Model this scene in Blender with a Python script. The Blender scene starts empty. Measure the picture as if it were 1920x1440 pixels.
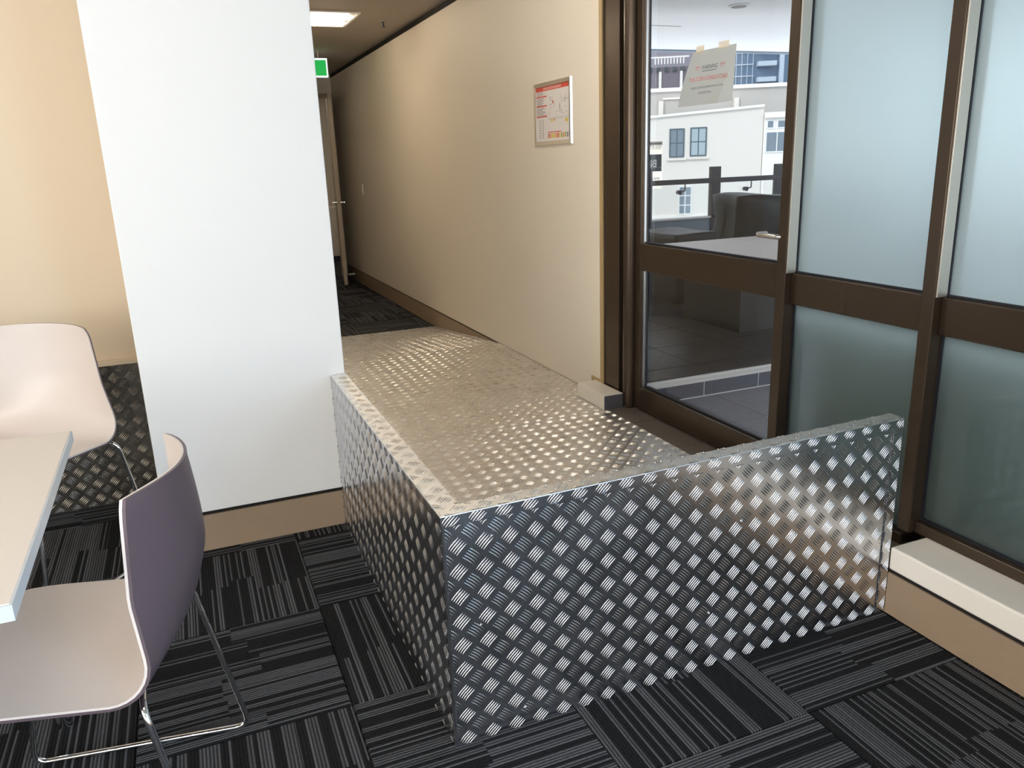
import bpy, bmesh, math, random
import numpy as np
from mathutils import Vector, Matrix
random.seed(4)
S = bpy.context.scene
COL = S.collection

# ------------------------------------------------------------------ camera, world, sun, lights, exposure
cam_d = bpy.data.cameras.new('camera'); cam = bpy.data.objects.new('camera', cam_d); COL.objects.link(cam)
cam_d.sensor_width = 36.0; cam_d.lens = 36.0*1470.964/1920.0; cam_d.clip_start = 0.02; cam_d.clip_end = 400
Rv = Vector((0.92248, -0.38446, -0.034906)); Uv = Vector((0.135753, 0.238419, 0.961628)); Wv = Vector((0.361387, 0.891822, -0.272129))
cam.matrix_world = Matrix(((Rv.x, Uv.x, -Wv.x, 0), (Rv.y, Uv.y, -Wv.y, 0), (Rv.z, Uv.z, -Wv.z, 1.29758), (0, 0, 0, 1)))
S.camera = cam

world = bpy.data.worlds.new('sky'); S.world = world; world.use_nodes = True
wn = world.node_tree.nodes; wl = world.node_tree.links
bg = wn['Background']; bg.inputs['Color'].default_value = (0.80, 0.90, 1.0, 1); bg.inputs['Strength'].default_value = 1.6

def lamp(name, kind, loc, energy, color, rot=None, size=None, size_y=None):
    d = bpy.data.lights.new(name, kind); d.energy = energy; d.color = color
    if size: d.shape = 'RECTANGLE'; d.size = size; d.size_y = size_y
    o = bpy.data.objects.new(name, d); COL.objects.link(o); o.location = loc
    if rot: o.rotation_euler = rot
    return o
sun = lamp('sun', 'SUN', (0, 0, 30), 1.25, (1.0, 0.95, 0.88)); sun.data.angle = math.radians(0.5)
sun.rotation_euler = Vector((0.78, 0.34, -0.62)).to_track_quat('-Z', 'Y').to_euler()
# daylight through the office windows behind the camera
lamp('window_daylight', 'AREA', (-0.8, -4.30, 1.55), 70, (0.88, 0.94, 1.0), (math.radians(90), 0, 0), 4.6, 1.3)
# side fill lamps, added before solid walls that hold no windows
lamp('left_fill_lamp', 'AREA', (-4.50, -1.3, 1.45), 190, (1.0, 0.95, 0.87), (0, math.radians(-90), 0), 1.5, 4.4)  # added to brighten the corridor wall
lamp('right_blue_fill', 'AREA', (1.80, -2.2, 1.35), 150, (0.47, 0.70, 1.0), (0, math.radians(90), 0), 1.9, 2.4)  # added to tint carpet and front panel blue

# added fill lamp below the balcony edge, imitating street bounce on the soffit
lamp('street_bounce_fill', 'AREA', (5.5, 9.6, -1.6), 330, (0.90, 0.95, 1.0), Vector((-0.1, -0.55, 0.83)).to_track_quat('-Z', 'Y').to_euler(), 9.0, 3.0)

S.view_settings.view_transform = 'Standard'; S.view_settings.look = 'None'
S.view_settings.gamma = 1.0; S.view_settings.use_curve_mapping = False
S.view_settings.exposure = 0.0

# ------------------------------------------------------------------ helpers
class MB:
    def __init__(s): s.v = []; s.f = []
    def add(s, v, f):
        n = len(s.v); s.v += [tuple(p) for p in v]; s.f += [tuple(i+n for i in q) for q in f]; return s
    def box(s, a, b):
        x0, y0, z0 = a; x1, y1, z1 = b
        return s.add([(x0,y0,z0),(x1,y0,z0),(x1,y1,z0),(x0,y1,z0),(x0,y0,z1),(x1,y0,z1),(x1,y1,z1),(x0,y1,z1)],
                     [(0,3,2,1),(4,5,6,7),(0,1,5,4),(1,2,6,5),(2,3,7,6),(3,0,4,7)])
    def hexa(s, p):
        return s.add(p, [(0,3,2,1),(4,5,6,7),(0,1,5,4),(1,2,6,5),(2,3,7,6),(3,0,4,7)])
    def prism(s, pts, z0, z1):
        n = len(pts)
        return s.add([(x,y,z0) for x,y in pts]+[(x,y,z1) for x,y in pts],
                     [tuple(range(n))[::-1], tuple(range(n,2*n))]+[(i,(i+1)%n,(i+1)%n+n,i+n) for i in range(n)])
    def cyl(s, a, b, r, r2=None, n=20):
        a = Vector(a); b = Vector(b); r2 = r if r2 is None else r2
        d = (b-a).normalized(); t = d.orthogonal().normalized(); u = d.cross(t)
        v = []
        for c, rr in ((a, r), (b, r2)):
            for i in range(n):
                q = 2*math.pi*i/n; v.append(c+(t*math.cos(q)+u*math.sin(q))*rr)
        return s.add(v, [tuple(range(n))[::-1], tuple(range(n,2*n))]+[(i,(i+1)%n,(i+1)%n+n,i+n) for i in range(n)])
    def tube(s, pts, r, n=12, fillet=0.03, closed=False):
        P = [Vector(p) for p in pts]; Q = [P[0]]
        for i in range(1, len(P)-1):
            a, b, c = P[i-1], P[i], P[i+1]
            f = min(fillet, (a-b).length*.45, (c-b).length*.45)
            p0 = b+(a-b).normalized()*f; p1 = b+(c-b).normalized()*f
            for k in range(7):
                t = k/6; Q.append(p0*(1-t)**2+b*2*t*(1-t)+p1*t*t)
        Q.append(P[-1])
        t0 = (Q[1]-Q[0]).normalized(); nn = t0.orthogonal().normalized(); V = []
        for i, q in enumerate(Q):
            t = ((Q[min(i+1,len(Q)-1)]-Q[max(i-1,0)])).normalized()
            nn = (nn-t*nn.dot(t)).normalized(); bb = t.cross(nn)
            V += [q+(nn*math.cos(2*math.pi*k/n)+bb*math.sin(2*math.pi*k/n))*r for k in range(n)]
        m = len(Q); F = [tuple(range(n))[::-1], tuple(range((m-1)*n, m*n))]
        for i in range(m-1):
            F += [(i*n+k, i*n+(k+1)%n, (i+1)*n+(k+1)%n, (i+1)*n+k) for k in range(n)]
        return s.add(V, F)
    def mesh(s, name, mat, smooth=False):
        me = bpy.data.meshes.new(name); me.from_pydata(s.v, [], s.f)
        if mat: me.materials.append(mat)
        me.update()
        bm = bmesh.new(); bm.from_mesh(me); bmesh.ops.recalc_face_normals(bm, faces=bm.faces); bm.to_mesh(me); bm.free()
        if smooth:
            me.polygons.foreach_set('use_smooth', [True]*len(me.polygons))
            try: me.set_sharp_from_angle(angle=math.radians(38))
            except Exception: pass
        return me
    def build(s, name, mat, parent=None, smooth=False, bevel=0, seg=2):
        o = bpy.data.objects.new(name, s.mesh(name, mat, smooth)); COL.objects.link(o)
        if parent: o.parent = parent
        if bevel:
            m = o.modifiers.new('bevel', 'BEVEL'); m.width = bevel; m.segments = seg; m.limit_method = 'ANGLE'; m.angle_limit = math.radians(40)
            m.harden_normals = False
        return o
def box(name, a, b, mat, parent=None, bevel=0, seg=2): return MB().box(a, b).build(name, mat, parent, bevel=bevel, seg=seg)
def tag(o, label, cat, group=None):
    o['label'] = label; o['category'] = cat
    if group: o['group'] = group
    return o
def lab(o, label): o['label'] = label; return o
def struct(o, label=None):
    o['kind'] = 'structure'
    if label: o['label'] = label
    return o
def stuff(o): o['kind'] = 'stuff'; return o
def empty(name, loc=(0,0,0), rz=0):
    o = bpy.data.objects.new(name, None); COL.objects.link(o); o.location = loc; o.rotation_euler = (0,0,rz); o.empty_display_size = .1
    return o
def dup(root, loc, rz):
    r = root.copy(); COL.objects.link(r); r.location = loc; r.rotation_euler = (0,0,rz)
    for ch in list(root.children):
        c = ch.copy(); COL.objects.link(c); c.parent = r
        for g in list(ch.children):
            d = g.copy(); COL.objects.link(d); d.parent = c
    return r
def text(name, body, size, mat, parent, origin, right, up, align='CENTER', bold=0.0, sx=1.0):
    cu = bpy.data.curves.new('t', 'FONT'); cu.body = body; cu.size = size; cu.align_x = align; cu.offset = bold
    cu.resolution_u = 3
    ob = bpy.data.objects.new('t', cu); COL.objects.link(ob)
    dg = bpy.context.evaluated_depsgraph_get(); dg.update()
    me = bpy.data.meshes.new_from_object(ob.evaluated_get(dg)); me.name = name
    bpy.data.objects.remove(ob); bpy.data.curves.remove(cu)
    r = Vector(right).normalized()*sx; u = Vector(up).normalized(); n = r.cross(u).normalized()
    M = Matrix(((r.x,u.x,n.x,origin[0]),(r.y,u.y,n.y,origin[1]),(r.z,u.z,n.z,origin[2]),(0,0,0,1)))
    me.transform(M); me.materials.clear(); me.materials.append(mat)
    o = bpy.data.objects.new(name, me); COL.objects.link(o)
    if parent: o.parent = parent
    return o

# ------------------------------------------------------------------ materials
def srgb(r, g, b):
    f = lambda c: (c/255/12.92) if c/255 <= .04045 else ((c/255+.055)/1.055)**2.4
    return (f(r), f(g), f(b), 1)
def mat(name, col, rough=.6, metal=0.0, var=0.0, scale=6.0, bump=0.0, bscale=200.0, spec=.5, emit=None, es=0):
    m = bpy.data.materials.new(name); m.use_nodes = True; nt = m.node_tree; p = nt.nodes['Principled BSDF']
    p.inputs['Base Color'].default_value = col; p.inputs['Roughness'].default_value = rough; p.inputs['Metallic'].default_value = metal
    p.inputs['Specular IOR Level'].default_value = spec
    if emit: p.inputs['Emission Color'].default_value = emit; p.inputs['Emission Strength'].default_value = es
    tc = nt.nodes.new('ShaderNodeNewGeometry')
    if var:
        n = nt.nodes.new('ShaderNodeTexNoise'); n.inputs['Scale'].default_value = scale; n.inputs['Detail'].default_value = 5
        nt.links.new(tc.outputs['Position'], n.inputs['Vector'])
        mx = nt.nodes.new('ShaderNodeMix'); mx.data_type = 'RGBA'
        mx.inputs['A'].default_value = tuple(c*(1-var) for c in col[:3])+(1,); mx.inputs['B'].default_value = tuple(min(1, c*(1+var)) for c in col[:3])+(1,)
        nt.links.new(n.outputs['Fac'], mx.inputs['Factor']); nt.links.new(mx.outputs['Result'], p.inputs['Base Color'])
    if bump:
        n = nt.nodes.new('ShaderNodeTexNoise'); n.inputs['Scale'].default_value = bscale; n.inputs['Detail'].default_value = 3
        nt.links.new(tc.outputs['Position'], n.inputs['Vector'])
        b = nt.nodes.new('ShaderNodeBump'); b.inputs['Strength'].default_value = bump; b.inputs['Distance'].default_value = .002
        nt.links.new(n.outputs['Fac'], b.inputs['Height']); nt.links.new(b.outputs['Normal'], p.inputs['Normal'])
    return m
def metal_worn(name, col, r0, r1, scale=9):
    m = mat(name, col, .3, 1.0); nt = m.node_tree; p = nt.nodes['Principled BSDF']
    g = nt.nodes.new('ShaderNodeNewGeometry'); n = nt.nodes.new('ShaderNodeTexNoise'); n.inputs['Scale'].default_value = scale; n.inputs['Detail'].default_value = 8; n.inputs['Roughness'].default_value = .65
    nt.links.new(g.outputs['Position'], n.inputs['Vector'])
    mr = nt.nodes.new('ShaderNodeMapRange'); mr.inputs['From Min'].default_value = .3; mr.inputs['From Max'].default_value = .7
    mr.inputs['To Min'].default_value = r0; mr.inputs['To Max'].default_value = r1
    nt.links.new(n.outputs['Fac'], mr.inputs['Value']); nt.links.new(mr.outputs['Result'], p.inputs['Roughness'])
    return m
def two_sided_fresnel(nt, ior):
    # same reflectance entering and leaving a thin pane
    f = nt.nodes.new('ShaderNodeFresnel'); g = nt.nodes.new('ShaderNodeNewGeometry'); mr = nt.nodes.new('ShaderNodeMapRange')
    mr.inputs['To Min'].default_value = ior; mr.inputs['To Max'].default_value = 1/ior
    nt.links.new(g.outputs['Backfacing'], mr.inputs['Value']); nt.links.new(mr.outputs['Result'], f.inputs['IOR'])
    return f
def clear_glass(name, tint):
    m = bpy.data.materials.new(name); m.use_nodes = True; nt = m.node_tree; nt.nodes.clear()
    o = nt.nodes.new('ShaderNodeOutputMaterial'); mx = nt.nodes.new('ShaderNodeMixShader')
    t = nt.nodes.new('ShaderNodeBsdfTransparent'); t.inputs['Color'].default_value = tint
    g = nt.nodes.new('ShaderNodeBsdfGlossy'); g.inputs['Roughness'].default_value = .0
    f = two_sided_fresnel(nt, 1.5)
    nt.links.new(f.outputs[0], mx.inputs[0]); nt.links.new(t.outputs[0], mx.inputs[1]); nt.links.new(g.outputs[0], mx.inputs[2]); nt.links.new(mx.outputs[0], o.inputs[0])
    return m
def frosted_glass(name):
    m = bpy.data.materials.new(name); m.use_nodes = True; nt = m.node_tree; nt.nodes.clear()
    o = nt.nodes.new('ShaderNodeOutputMaterial'); mx = nt.nodes.new('ShaderNodeMixShader'); mx2 = nt.nodes.new('ShaderNodeMixShader')
    r = nt.nodes.new('ShaderNodeBsdfRefraction'); r.inputs['Color'].default_value = (.93,1,.99,1); r.inputs['Roughness'].default_value = .6; r.inputs['IOR'].default_value = 1.12
    t = nt.nodes.new('ShaderNodeBsdfTranslucent'); t.inputs['Color'].default_value = (.94,1,.985,1)
    g = nt.nodes.new('ShaderNodeBsdfGlossy'); g.inputs['Roughness'].default_value = .06
    f = two_sided_fresnel(nt, 1.45)
    mx2.inputs[0].default_value = .46
    nt.links.new(r.outputs[0], mx2.inputs[1]); nt.links.new(t.outputs[0], mx2.inputs[2])
    nt.links.new(f.outputs[0], mx.inputs[0]); nt.links.new(mx2.outputs[0], mx.inputs[1]); nt.links.new(g.outputs[0], mx.inputs[2]); nt.links.new(mx.outputs[0], o.inputs[0])
    return m
def carpet(name):
    # striped loop-pile tiles laid quarter-turn, drawn from the floor position
    m = bpy.data.materials.new(name); m.use_nodes = True; nt = m.node_tree; N = nt.nodes; Lk = nt.links; p = N['Principled BSDF']
    p.inputs['Roughness'].default_value = .9; p.inputs['Specular IOR Level'].default_value = .15
    def M(op, a, b=None, c=None):
        n = N.new('ShaderNodeMath'); n.operation = op
        for i, v in enumerate((a, b, c)):
            if v is None: continue
            if isinstance(v, (int, float)): n.inputs[i].default_value = v
            else: Lk.new(v, n.inputs[i])
        return n.outputs[0]
    g = N.new('ShaderNodeNewGeometry'); sp = N.new('ShaderNodeSeparateXYZ'); Lk.new(g.outputs['Position'], sp.inputs[0])
    u = M('MULTIPLY_ADD', sp.outputs['X'], 2.0, -.4672+40); v = M('MULTIPLY_ADD', sp.outputs['Y'], 2.0, -3.4394+40)
    iu = M('FLOOR', u); iv = M('FLOOR', v); fu = M('FRACT', u); fv = M('FRACT', v)
    par = M('MODULO', M('ADD', iu, iv), 2.0)
    # across (c) and along (a) the stripes
    c = M('ADD', M('MULTIPLY', fu, M('SUBTRACT', 1.0, par)), M('MULTIPLY', fv, par))
    a = M('ADD', M('MULTIPLY', fv, M('SUBTRACT', 1.0, par)), M('MULTIPLY', fu, par))
    def W(x, y, z):
        n = N.new('ShaderNodeTexWhiteNoise'); n.noise_dimensions = '3D'; cb = N.new('ShaderNodeCombineXYZ')
        for i, q in enumerate((x, y, z)):
            if isinstance(q, (int, float)): cb.inputs[i].default_value = q
            else: Lk.new(q, cb.inputs[i])
        Lk.new(cb.outputs[0], n.inputs['Vector']); return n.outputs['Value']
    NR = 62.0
    row = M('FLOOR', M('MULTIPLY', c, NR)); rf = M('FRACT', M('MULTIPLY', c, NR))
    tile = M('MULTIPLY_ADD', iu, 7.31, M('MULTIPLY', iv, 3.17))
    # break each band of rows somewhere near the middle of the tile
    brk = M('MULTIPLY_ADD', W(M('FLOOR', M('MULTIPLY', c, 6.0)), tile, 3.3), .22, .40)
    half = M('GREATER_THAN', a, brk)
    band = M('FLOOR', M('MULTIPLY', c, 7.0))
    dens = M('MULTIPLY_ADD', W(M('ADD', band, M('MULTIPLY', half, 31.0)), tile, 5.1), .50, .30)
    on = M('LESS_THAN', W(M('ADD', row, M('MULTIPLY', half, 91.0)), tile, 9.7), dens)
    prof = M('SUBTRACT', 1.0, M('POWER', M('ABSOLUTE', M('MULTIPLY_ADD', rf, 2.0, -1.0)), 1.5))
    nz = N.new('ShaderNodeTexNoise'); nz.inputs['Scale'].default_value = 260; nz.inputs['Detail'].default_value = 2
    Lk.new(g.outputs['Position'], nz.inputs['Vector'])
    loop = M('MULTIPLY_ADD', nz.outputs['Fac'], 1.5, .25)
    soft = W(row, tile, 1.9)
    lv = M('MULTIPLY', M('MULTIPLY', M('MULTIPLY_ADD', M('MULTIPLY', on, M('MULTIPLY_ADD', soft, .5, .6)), 1.0, .07), prof), loop)
    mx = N.new('ShaderNodeMix'); mx.data_type = 'RGBA'; mx.inputs['A'].default_value = (.006,.006,.007,1); mx.inputs['B'].default_value = (.122,.126,.135,1)
    Lk.new(lv, mx.inputs['Factor']); Lk.new(mx.outputs['Result'], p.inputs['Base Color'])
    b = N.new('ShaderNodeBump'); b.inputs['Strength'].default_value = .8; b.inputs['Distance'].default_value = .004
    Lk.new(M('MULTIPLY', prof, loop), b.inputs['Height']); Lk.new(b.outputs['Normal'], p.inputs['Normal'])
    return m

M_white = mat('white_paint', srgb(236,236,235), .55, bump=.05, bscale=350)
M_cream = mat('cream_paint', srgb(232,222,206), .6, bump=.06, bscale=300)
M_beige = mat('beige_paint', srgb(220,202,176), .6, bump=.06, bscale=300)
M_ceil = mat('ceiling_paint', srgb(176,166,154), .8)
M_skirt = mat('taupe_skirting', srgb(150,130,108), .55, var=.06, scale=30)
M_sill = mat('sill_paint', srgb(236,230,220), .35)
M_gap = mat('shadow_gap', srgb(18,14,12), .8)
M_bronze = mat('bronze_anodised', (.066,.046,.031,1), .27, .62, var=.05, scale=300)
M_gasket = mat('rubber_gasket', srgb(22,22,30), .5)
M_glass = clear_glass('clear_glass', (.97,.98,.98,1))
M_frost = frosted_glass('frosted_glass')
M_carpet = carpet('striped_carpet')
M_metal = metal_worn('aluminium_tread', (.66,.67,.70,1), .19, .27)
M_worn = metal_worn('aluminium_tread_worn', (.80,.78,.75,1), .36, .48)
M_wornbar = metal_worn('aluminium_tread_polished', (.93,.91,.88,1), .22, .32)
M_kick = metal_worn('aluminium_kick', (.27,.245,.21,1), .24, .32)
M_chrome = mat('chrome', (.82,.83,.85,1), .07, 1.0)
M_steel = mat('brushed_steel', (.70,.68,.65,1), .22, 1.0)
M_alu = mat('satin_aluminium', (.78,.76,.74,1), .30, 1.0)
M_sheen_strip = mat('mullion_sheen', (.60,.55,.49,1), .36, .9)  # pale tone imitates the bright pane mirrored in the mullion sides
M_shell = mat('chair_white', srgb(226,216,210), .38)
M_plum = mat('chair_plum', srgb(98,84,90), .42, bump=.10, bscale=500)
M_table = mat('table_laminate', srgb(236,228,220), .4)
M_edge = mat('table_edge', srgb(214,222,228), .4)
M_ftile = mat('dark_floor_tile', srgb(98,90,82), .45, var=.12, scale=60, bump=.1, bscale=250)
M_btile = mat('balcony_tile', srgb(128,130,142), .45, var=.12, scale=50)
M_rtile = mat('riser_tile_dark', srgb(84,90,106), .45, var=.12, scale=50)
M_dimbox = mat('dimbox_green_grey', srgb(70,84,82), .6, var=.1, scale=10)
M_paver = mat('balcony_paver', srgb(36,39,48), .32, var=.2, scale=30, bump=.3, bscale=60)
M_grout = mat('pale_grout', srgb(235,238,242), .8)
M_dgrout = mat('grey_grout', srgb(120,112,104), .8)
M_soffit = mat('soffit_white', srgb(240,241,244), .7)
M_red = mat('print_red', srgb(205,70,50), .6); M_grey = mat('print_grey', srgb(130,125,125), .6); M_black = mat('print_black', srgb(40,38,40), .6)
M_yellow = mat('print_yellow', srgb(215,190,40), .6); M_paper = mat('paper_white', srgb(238,228,216), .75); M_sheet = mat('sheet_print', srgb(226,220,216), .5)
def translucent_paper(m, k=.95):
    nt = m.node_tree; p = nt.nodes['Principled BSDF']; o = nt.nodes['Material Output']
    t = nt.nodes.new('ShaderNodeBsdfTranslucent'); t.inputs['Color'].default_value = (1,.93,.80,1); mx = nt.nodes.new('ShaderNodeMixShader'); mx.inputs[0].default_value = k
    nt.links.new(p.outputs[0], mx.inputs[1]); nt.links.new(t.outputs[0], mx.inputs[2]); nt.links.new(mx.outputs[0], o.inputs[0])
translucent_paper(M_paper)
M_orange = mat('print_orange', srgb(225,140,50), .6); M_wtext = mat('print_white', srgb(245,240,235), .6); M_green2 = mat('print_olive', srgb(150,160,80), .6)
M_exit = mat('exit_green', srgb(0,140,60), .5, emit=srgb(0,165,70), es=.85)
M_exitw = mat('exit_white', srgb(240,245,245), .5, emit=srgb(225,245,240), es=.9)
M_tube = mat('lamp_tube', (1,.93,.82,1), .5, emit=(1,.86,.67,1), es=60)
M_tube2 = mat('lamp_tube_neutral', (1,.97,.92,1), .5, emit=(1,.93,.82,1), es=47)
M_refl = mat('lamp_reflector', (.9,.86,.8,1), .4)
M_plastic = mat('white_plastic', srgb(235,228,215), .4)
M_dark = mat('dark_metal', srgb(52,54,62), .4, .3)
M_cover = mat('black_cover', srgb(26,28,34), .5, var=.25, scale=14, bump=.5, bscale=40)
M_upst = mat('upstand_blue', srgb(135,150,165), .5, var=.08, scale=20)
M_ttop = mat('timber_top', srgb(216,204,198), .5, var=.05, scale=12)
M_facade = mat('facade_render', srgb(230,225,218), .8, var=.015, scale=.6)
M_facade2 = mat('parapet_render', srgb(190,186,182), .85, var=.05, scale=.8)
M_cap = mat('coping_white', srgb(244,240,236), .7)
M_pane = mat('far_pane', srgb(112,128,142), .15, spec=.8); M_pane2 = mat('far_pane_light', srgb(165,182,190), .2)
M_munt = mat('far_frame_teal', srgb(70,92,104), .5); M_munt2 = mat('far_frame_white', srgb(235,236,236), .6)
M_roof = mat('far_roof', srgb(116,112,124), .8, var=.18, scale=2)
M_tower = mat('tower_glass', srgb(92,122,150), .25, var=.15, scale=.6); M_tband = mat('tower_band', srgb(190,205,220), .6)
M_sign = mat('sign_white', srgb(232,238,242), .5); translucent_paper(M_sign, .85); M_signd = mat('sign_dark', srgb(62,76,88), .5); M_signt = mat('sign_pale_text', srgb(178,186,196), .6)
M_leaf = mat('corridor_door_paint', srgb(176,160,136), .5)

ZF = 0.147   # landing / threshold level
CEIL = 2.36

# ------------------------------------------------------------------ setting: floor, carpet tiles, ceiling, walls
floor = struct(box('floor', (-4.6,-4.6,-.12), (2.4,14.5,-.006), M_carpet), 'dark striped carpet floor laid in quarter-turned square tiles')
tm = {}
def carpet_tile(x, y, x1=None):
    x1 = x1 or x+.5
    m = MB(); g = .0012; m.add([], [])
    w = x1-x
    m.hexa([(g,g,-.006),(w-g,g,-.006),(w-g,.5-g,-.006),(g,.5-g,-.006),(g+.002,g+.002,0),(w-g-.002,g+.002,0),(w-g-.002,.5-g-.002,0),(g+.002,.5-g-.002,0)])
    key = round(w,3)
    if key not in tm: tm[key] = m.mesh('carpet_tile', M_carpet)
    o = bpy.data.objects.new('carpet_tile', tm[key]); COL.objects.link(o); o.location = (x, y, 0); o.parent = floor
for i in range(-7, 3):
    for j in range(-9, 4):
        carpet_tile(.2336+.5*i, 1.7197+.5*j)
for i in range(0, 4):
    for j in range(9, 17):
        x0 = .2336+.5*i
        carpet_tile(x0, 1.7197+.5*j, min(x0+.5, 1.835) if i == 3 else None)

struct(box('ceiling', (-4.7,-4.7,CEIL), (2.0,14.6,CEIL+.5), M_ceil), 'plain ceiling running over the room and the corridor')
struct(box('wall_far_left', (-4.6,3.427,0), (-.19,3.6,CEIL), M_beige), 'beige wall at left behind the chairs')
struct(box('wall_left', (-4.7,-4.6,0), (-4.55,3.6,CEIL), M_cream))
# back wall with the window opening the daylight comes through
wb = MB(); wb.box((-4.6,-4.7,0),(2.0,-4.5,.85)); wb.box((-4.6,-4.7,2.2),(2.0,-4.5,CEIL)); wb.box((-4.6,-4.7,.85),(-3.2,-4.5,2.2)); wb.box((1.6,-4.7,.85),(2.0,-4.5,2.2))
struct(wb.build('wall_back', M_cream))
# white pier
struct(box('wall_front', (-.1925,2.777,.147), (.474,4.0,CEIL), M_white, bevel=.003), 'tall white painted pier at left of the corridor')
g = box('trim_1', (-.1875,2.784,.130), (.468,3.99,.148), M_gap); struct(g, 'black shadow gap under the white pier')
struct(box('baseboard_front', (-.1925,2.7765,0), (.474,3.99,.134), M_skirt), 'taupe skirting under the white pier')
struct(box('wall_corridor_left', (.30,4.0,0), (.415,9.87,CEIL), M_cream))
# corridor right wall
struct(box('wall_right', (1.84,3.34,.147), (2.0,9.95,CEIL-.045), M_cream), 'long cream corridor wall with the framed plan')
struct(box('trim_2', (1.852,3.345,.134), (1.99,9.9,.149), M_gap), 'black shadow gap along the foot of the corridor wall')
struct(box('baseboard_right', (1.842,3.36,0), (1.99,9.9,.135), M_skirt), 'taupe skirting along the corridor wall')
struct(box('trim_3', (1.852,3.345,CEIL-.046), (1.99,9.9,CEIL+.001), M_gap), 'dark recessed line between corridor wall and ceiling')
cb = MB(); cb.box((1.8375,3.325,.147),(1.8445,3.352,CEIL-.05)); cb.box((1.8375,3.352,.215),(1.8445,3.445,.232)); cb.box((1.8375,3.428,.165),(1.8445,3.445,.216))
struct(cb.build('trim_4', mat('corner_bead', srgb(176,150,108), .5)), 'tan corner bead at the end of the corridor wall')
# block of skirting that returns at the door
blk = MB(); blk.box((1.735,3.13,ZF-.002),(1.838,3.40,.218))
bo = struct(blk.build('trim_5', M_plastic, bevel=.003), 'cream boxed skirting end beside the glass door')
box('end_face', (1.737,3.126,ZF), (1.836,3.1305,.215), mat('slate', srgb(88,86,92), .6, var=.15, scale=80), bo)['label'] = 'dark grey cut end face'
# corridor end wall with an open door
ew = MB(); ew.box((.30,9.87,0),(.93,10.0,CEIL)); ew.box((.93,9.87,2.12),(1.84,10.0,CEIL)); ew.box((1.80,9.87,0),(1.84,10.0,2.12))
struct(ew.build('wall_end', M_cream), 'wall across the far end of the corridor')
d2 = empty('door_2', (1.79,9.84,0)); struct(d2, 'narrow door leaf standing open at the far end of the corridor')
hd = Vector((-.14,-.84,0)).normalized(); hn = Vector((hd.y,-hd.x,0))
def leafbox(a0, a1, n0, n1, z0, z1):
    P = lambda a, n, z: tuple(hd*a+hn*n+Vector((0,0,z)))
    return [P(a0,n0,z0),P(a1,n0,z0),P(a1,n1,z0),P(a0,n1,z0),P(a0,n0,z1),P(a1,n0,z1),P(a1,n1,z1),P(a0,n1,z1)]
MB().hexa(leafbox(0,.86,-.02,.02,.012,2.09)).build('leaf', M_leaf, d2)
for sgn in (-1, 1):
    h = MB(); P = lambda a, n, z: tuple(hd*a+hn*n+Vector((0,0,z)))
    h.cyl(P(.80,sgn*.02,.93), P(.80,sgn*.06,.93), .009); h.cyl(P(.80,sgn*.06,.93), P(.69,sgn*.06,.93), .009); h.cyl(P(.80,sgn*.02,.93), P(.80,sgn*.026,.93), .026)
    h.build('lever_handle', M_steel, d2, smooth=True)
fr = MB(); fr.box((.90,9.855,0),(.94,10.01,2.14)); fr.box((1.79,9.855,0),(1.835,10.01,2.14)); fr.box((.90,9.855,2.10),(1.835,10.01,2.145))
fr.build('door_frame', M_leaf, None); fo = bpy.data.objects['door_frame']; fo.name = 'trim_6'; struct(fo, 'frame around the far corridor doorway')
struct(box('wall_beyond', (.3,13.2,0), (3.6,13.3,CEIL), M_cream)); struct(box('ceiling_beyond', (2.0,9.95,CEIL), (3.7,13.4,CEIL+.3), M_ceil)); struct(box('wall_beyond_right', (3.5,9.95,0), (3.6,13.2,CEIL), M_cream)); struct(box('floor_beyond', (2.4,9.95,-.12), (3.6,13.3,-.002), M_carpet))
struct(box('wall_beyond_near', (2.0,9.87,0), (3.6,9.95,CEIL), M_cream)); struct(box('wall_beyond_left', (.3,9.95,0), (.45,13.2,CEIL), M_cream))
cabn = empty('cabinet', (1.95,11.5,0)); tag(cabn, 'pale low cabinet in the room beyond the open corridor door', 'cabinet')
box('body', (-.45,0,.08), (.25,.45,.74), M_white, cabn); box('worktop', (-.47,-.02,.74), (.27,.45,.77), M_cream, cabn); box('plinth', (-.44,.03,0), (.24,.44,.08), M_dark, cabn)
for k in range(2):
    dd = box('door', (-.445+.35*k,-.018,.09), (-.105+.35*k,0,.73), M_plastic, cabn); box('handle', (-.13+.05*k,-.03,.55), (-.115+.05*k,-.018,.66), M_steel, dd)
tag(MB().cyl((1.83,11.62,.77),(1.83,11.62,.86),.04).build('red_canister', M_red, None, smooth=True), 'small red canister on the cabinet beyond the corridor door', 'canister')
ds = empty('door_stop', (1.842,9.42,.075)); tag(ds, 'small pale door stop sticking out from the corridor skirting', 'door stop')
MB().cyl((0,0,0),(-.085,0,0),.011).build('stem', M_plastic, ds, smooth=True); MB().cyl((-.085,0,0),(-.10,0,0),.014).build('tip', M_gasket, ds, smooth=True)
sw = empty('wall_switch', (1.84,8.586,1.07)); tag(sw, 'white switch plate far down the corridor wall', 'switch')
box('plate', (-.009,-.036,-.058), (0,.036,.058), M_plastic, sw, bevel=.002); box('rocker', (-.013,-.012,-.02), (-.009,.012,.02), M_plastic, sw)

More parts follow.
